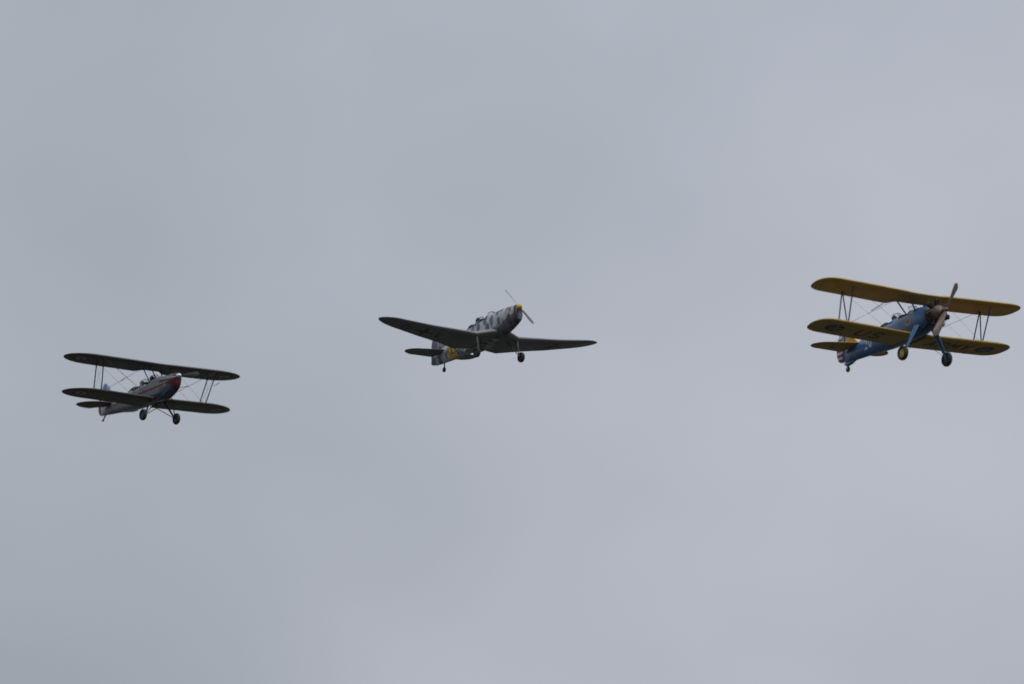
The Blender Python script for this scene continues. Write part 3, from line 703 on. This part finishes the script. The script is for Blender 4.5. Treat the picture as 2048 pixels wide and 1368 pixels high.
    for s in (1, -1):
        m = MB(); blade(m, (0, .93 * s, .20 * s), 1.02, .1, .17, 45, 16); m.build('blade', M['prop_grey'], pp)
    windscreen(root, -1.86, .32, .19, .19, .13); windscreen(root, -2.66, .32, .19, .19, .13)
    root.matrix_world = W
    person('person in a tan flying helmet in the front cockpit of the red-nosed biplane', M['jacket_green'], M['helmet_tan'], W, (-2.16, 0, .41), 'people in the open cockpits')
    person('person in a pale flying helmet in the rear cockpit of the red-nosed biplane', M['jacket'], M['helmet_pale'], W, (-2.98, 0, .43), 'people in the open cockpits')

# =================================================================== grey mottled low-wing monoplane
def build_monoplane():
    root = thing('monoplane', 'grey mottled low-wing monoplane with yellow tail band and black crosses, in the middle', 'airplane', FORM)
    W = Matrix.Translation((.295, 219.591, 64.484)) @ Euler((R(2.73), R(-4.058), R(-57.839)), 'XYZ').to_matrix().to_4x4()
    body = Body([(-.05, .16, .10, -.50, -.12, 2.3, 2.4), (-.14, .22, .125, -.58, -.14, 2.4, 2.3), (-.35, .265, .16, -.67, -.18, 2.4, 2.0), (-.65, .30, .195, -.76, -.22, 2.4, 1.8), (-1.0, .325, .23, -.81, -.25, 2.4, 1.9),
                 (-1.5, .355, .27, -.83, -.28, 2.4, 2.4), (-2.0, .375, .30, -.83, -.29, 2.4, 2.8), (-2.8, .375, .30, -.82, -.29, 2.4, 2.8), (-3.5, .345, .26, -.79, -.28, 2.3, 2.6),
                 (-4.4, .275, .18, -.73, -.28, 2.1, 2.3), (-5.2, .20, .11, -.66, -.28, 2, 2.1), (-5.9, .12, .06, -.59, -.27, 2, 2), (-6.45, .04, .04, -.52, -.25, 2, 2)])
    ops = [(-2.66, -2.1, R(52)), (-3.36, -2.9, R(52))]
    m = MB(); body.shell(m, -6.45, -.05, ops, step=.08); fus = m.build('fuselage', M['mottle'], root)
    for o in ops:
        m = MB(); body.rim(m, o, .022); m.build('coaming', M['leather'], fus)
    tub(fus, -3.4, -2.05, .28, -.60, .10)
    m = MB(); m.loft([[body.pt(x, t, .012) + Vector((0, 0, z)) for t in [R(a) for a in range(-32, 33, 8)]] for x, z in ((-3.37, -.01), (-3.42, .045), (-3.5, .04), (-3.62, -.01))], False, False); m.build('headrest', M['leather'], fus)
    # lower cowl in dark paint with underside shade in its colour, intake mouth
    m = MB(); xs = [-.06 - .07 * i for i in range(25)]
    m.loft([[body.pt(x, PI + R(a), .004) for a in [(-78 + 6.5 * i) * (1 - .30 * max(0, -x - .5)) for i in range(25)]] for x in xs], False, False); m.build('lower_cowl', M['sooty_cowl'], fus)
    m = MB(); m.loft([[body.pt(x, R(a), .006) for a in range(-150, 84, 6)] for x in (-.052, -.08, -.115)], False, False); m.build('intake_lip', M['interior'], fus)
    m = MB(); m.loft([[body.pt(x, 2 * PI * k / 36, g) for k in range(36)] for x, g in ((-.075, .006), (-.046, .004), (-.044, -.03))], True, True); m.build('nose_plate', M['sooty'], fus)
    m = MB(); m.loft([[Vector((x, -.10 + math.cos(t) * .055 * k, -.27 + math.sin(t) * .15 * k)) for t in [2 * PI * q / 16 for q in range(16)]] for x, k in ((-.12, 1), (-.035, 1), (-.04, .8))]); m.build('air_intake', M['interior'], fus)
    m = MB(); body.shell(m, -5.20, -4.64, grow=.004, caps=False); m.build('yellow_band', M['band_yellow'], fus)
    for fn, sx in ((body.starboard, 1), (body.port, -1)):
        for i, ch in enumerate('OL'):
            u = (-5.12 + .245 * i) if sx == 1 else (-4.72 - .245 * i)
            m = MB(); glyph(m, ch, (lambda a, b, o, fn=fn, sx=sx, u=u: fn(u + sx * (a - u), b, o)), u, -.50, .33, .05, .008, wide=1.0); m.build('letter', M['black_letter'], fus)
        m = MB(); cx, cz = -4.24, -.36
        for q, (a, b) in enumerate((((cx - .24, cz), (cx + .24, cz)), ((cx, cz - .24), (cx, cz + .22)))): poly_strip(m, fn, [a, b], .20, .005 + .001 * q, 0, sub=6)
        for q, (a, b) in enumerate((((cx - .24, cz), (cx + .24, cz)), ((cx, cz - .24), (cx, cz + .22)))): poly_strip(m, fn, [a, b], .10, .0075 + .001 * q, 1, sub=6)
        m.build('cross', [M['white'], M['black_letter']], fus)
    WG = Wing([(.20, -1.30, -3.42, -.645, -.72, .14), (.42, -1.36, -3.45, -.655, -.735, .14), (1.0, -1.70, -3.53, -.70, -.78, .14), (2.0, -1.745, -3.20, -.625, -.70, .135), (3.0, -1.80, -3.00, -.55, -.615, .13), (4.2, -1.87, -2.80, -.415, -.46, .12), (5.2, -1.97, -2.68, -.27, -.30, .11)], .80, .025, -.02)
    fn = lambda u, v, o: WG.under(v, u, o)
    for s in (1, -1):
        m = MB(); WG.seg(m, .20, 2.5, s, two=True); WG.seg(m, 2.504, 4.596, s, 0, .76, two=True); WG.seg(m, 4.6, 5.2, s, two=True)
        wg = m.build('wing', [M['underside'], M['upper_grey']], root)
        m = MB(); WG.seg(m, 2.53, 4.58, s, .77, 1); m.build('aileron', M['underside'], wg)
        cx, cy = -2.42, s * 3.08
        m = MB()
        for q, (a, b) in enumerate((((cy - .40, cx), (cy + .40, cx)), ((cy, cx - .36), (cy, cx + .36)))): poly_strip(m, fn, [a, b], .30, .004 + .001 * q, 0, sub=8)
        for q, (a, b) in enumerate((((cy - .40, cx), (cy + .40, cx)), ((cy, cx - .36), (cy, cx + .36)))): poly_strip(m, fn, [a, b], .17, .0065 + .001 * q, 1, sub=8)
        m.build('cross', [M['dull_white'], M['black_letter']], wg)
        if s < 0:
            for ch, y in (('O', -4.05), ('L', -2.42)):
                m = MB(); glyph(m, ch, fn, y, -2.70, .52, .085, .004, wide=.9); m.build('letter', M['faded_letter'], wg)
        # undercarriage
        m = MB(); m.strut((-1.83, s * .96, -.76), (-1.79, s * .96, -1.10), .13, .095, .10, .08, 12); m.strut((-1.79, s * .96, -1.10), (-1.765, s * .955, -1.46), .065, .06, .06, .055, 10)
        m.build('undercarriage_leg', M['leg_grey'], root)
        m = MB(); m.tube([(-2.05, s * .62, -.80), (-1.77, s * .93, -1.40)], .018, 8); m.build('undercarriage_brace', M['engine_black'], root)
        m = MB(); m.tube([(-1.765, s * .93, -1.49), (-1.76, s * 1.08, -1.49)], .03, 10); m.build('axle', M['engine_black'], root)
        wheel(root, (-1.76, s * 1.055, -1.49), .212, .145, M['hub_dark'], M['rubber'])
        ST = Wing([(0, -5.52, -6.40, -.10, -.12, .075), (.12, -5.55, -6.55, -.10, -.12, .075), (1.2, -5.76, -6.50, -.10, -.12, .07), (1.69, -5.82, -6.40, -.10, -.12, .07)], .5, 0)
        m = MB(); ST.seg(m, .03, 1.69, s, 0, .55); st = m.build('tailplane', M['underside'], root)
        m = MB(); ST.seg(m, .10, 1.66, s, .57, 1); m.build('elevator', M['underside'], st)
        # wing root fairing
        m = MB(); m.loft([[Vector((x, s * (w + .10 * math.cos(t)), z + .10 * math.sin(t))) for t in [R(a) for a in range(0, 360, 30)]] for x, w, z in ((-1.4, .26, -.66), (-2.0, .31, -.70), (-2.8, .31, -.72), (-3.4, .27, -.72), (-3.8, .22, -.70))]); m.build('wing_fairing', M['mottle'], root)
    m = MB(); m.strut((-1.87, -.22, -.852), (-3.18, .16, -.852), .03, .03); m.build('belly_seam', M['upper_grey'], root) if False else None
    def vert(name, out_, th, m_, parent):
        k = MB(); n = len(out_); cx = sum(p[0] for p in out_) / n; cz = sum(p[1] for p in out_) / n; rr = []
        for q, t in ((.90, -th), (1, -th * .4), (1, th * .4), (.90, th)): rr.append([Vector((cx + (p[0] - cx) * q, t, cz + (p[1] - cz) * q)) for p in out_])
        k.loft(rr); return k.build(name, m_, parent)
    vert('fin', [(-5.5, .06), (-5.78, .34), (-6.02, .58), (-6.18, .66), (-6.24, .67), (-6.28, .02)], .045, M['mottle'], root)
    vert('rudder', [(-6.27, .69), (-6.45, .70), (-6.58, .64), (-6.66, .45), (-6.72, .1), (-6.80, -.38), (-6.70, -.43), (-6.48, -.49), (-6.30, -.53), (-6.29, 0)], .045, M['mottle'], root)
    m = MB(); m.tube([(-5.84, 0, -.56), (-5.88, 0, -.78)], .026, 8); m.strut((-5.88, 0, -.74), (-5.90, 0, -.83), .06, .07); m.build('tail_strut', M['engine_black'], root)
    wheel(root, (-5.91, 0, -.855), .105, .07, M['hub_dark'], M['rubber'], 'tail_wheel')
    m = MB(); m.lathe([(-.08, .125), (-.02, .12), (.05, .10), (.11, .06), (.14, .01)], (0, 0, 0), (1, 0, 0), 22); pp = m.build('propeller', M['spinner_yellow'], root)
    for s in (1, -1):
        m = MB(); blade(m, (0, -.62 * s, .66 * s), .92, .09, .10, 42, 15, .12); m.build('blade', M['prop_dark'], pp)
    windscreen(root, -2.04, .28, .16, .13, .08); windscreen(root, -2.84, .28, .17, .15, .09)
    root.matrix_world = W
    person('person in a black flying helmet in the rear cockpit of the grey monoplane', M['jacket'], M['helmet_dark'], W, (-3.08, 0, .37), 'people in the open cockpits')

build_olive_biplane()
build_monoplane()
build_yellow_biplane()
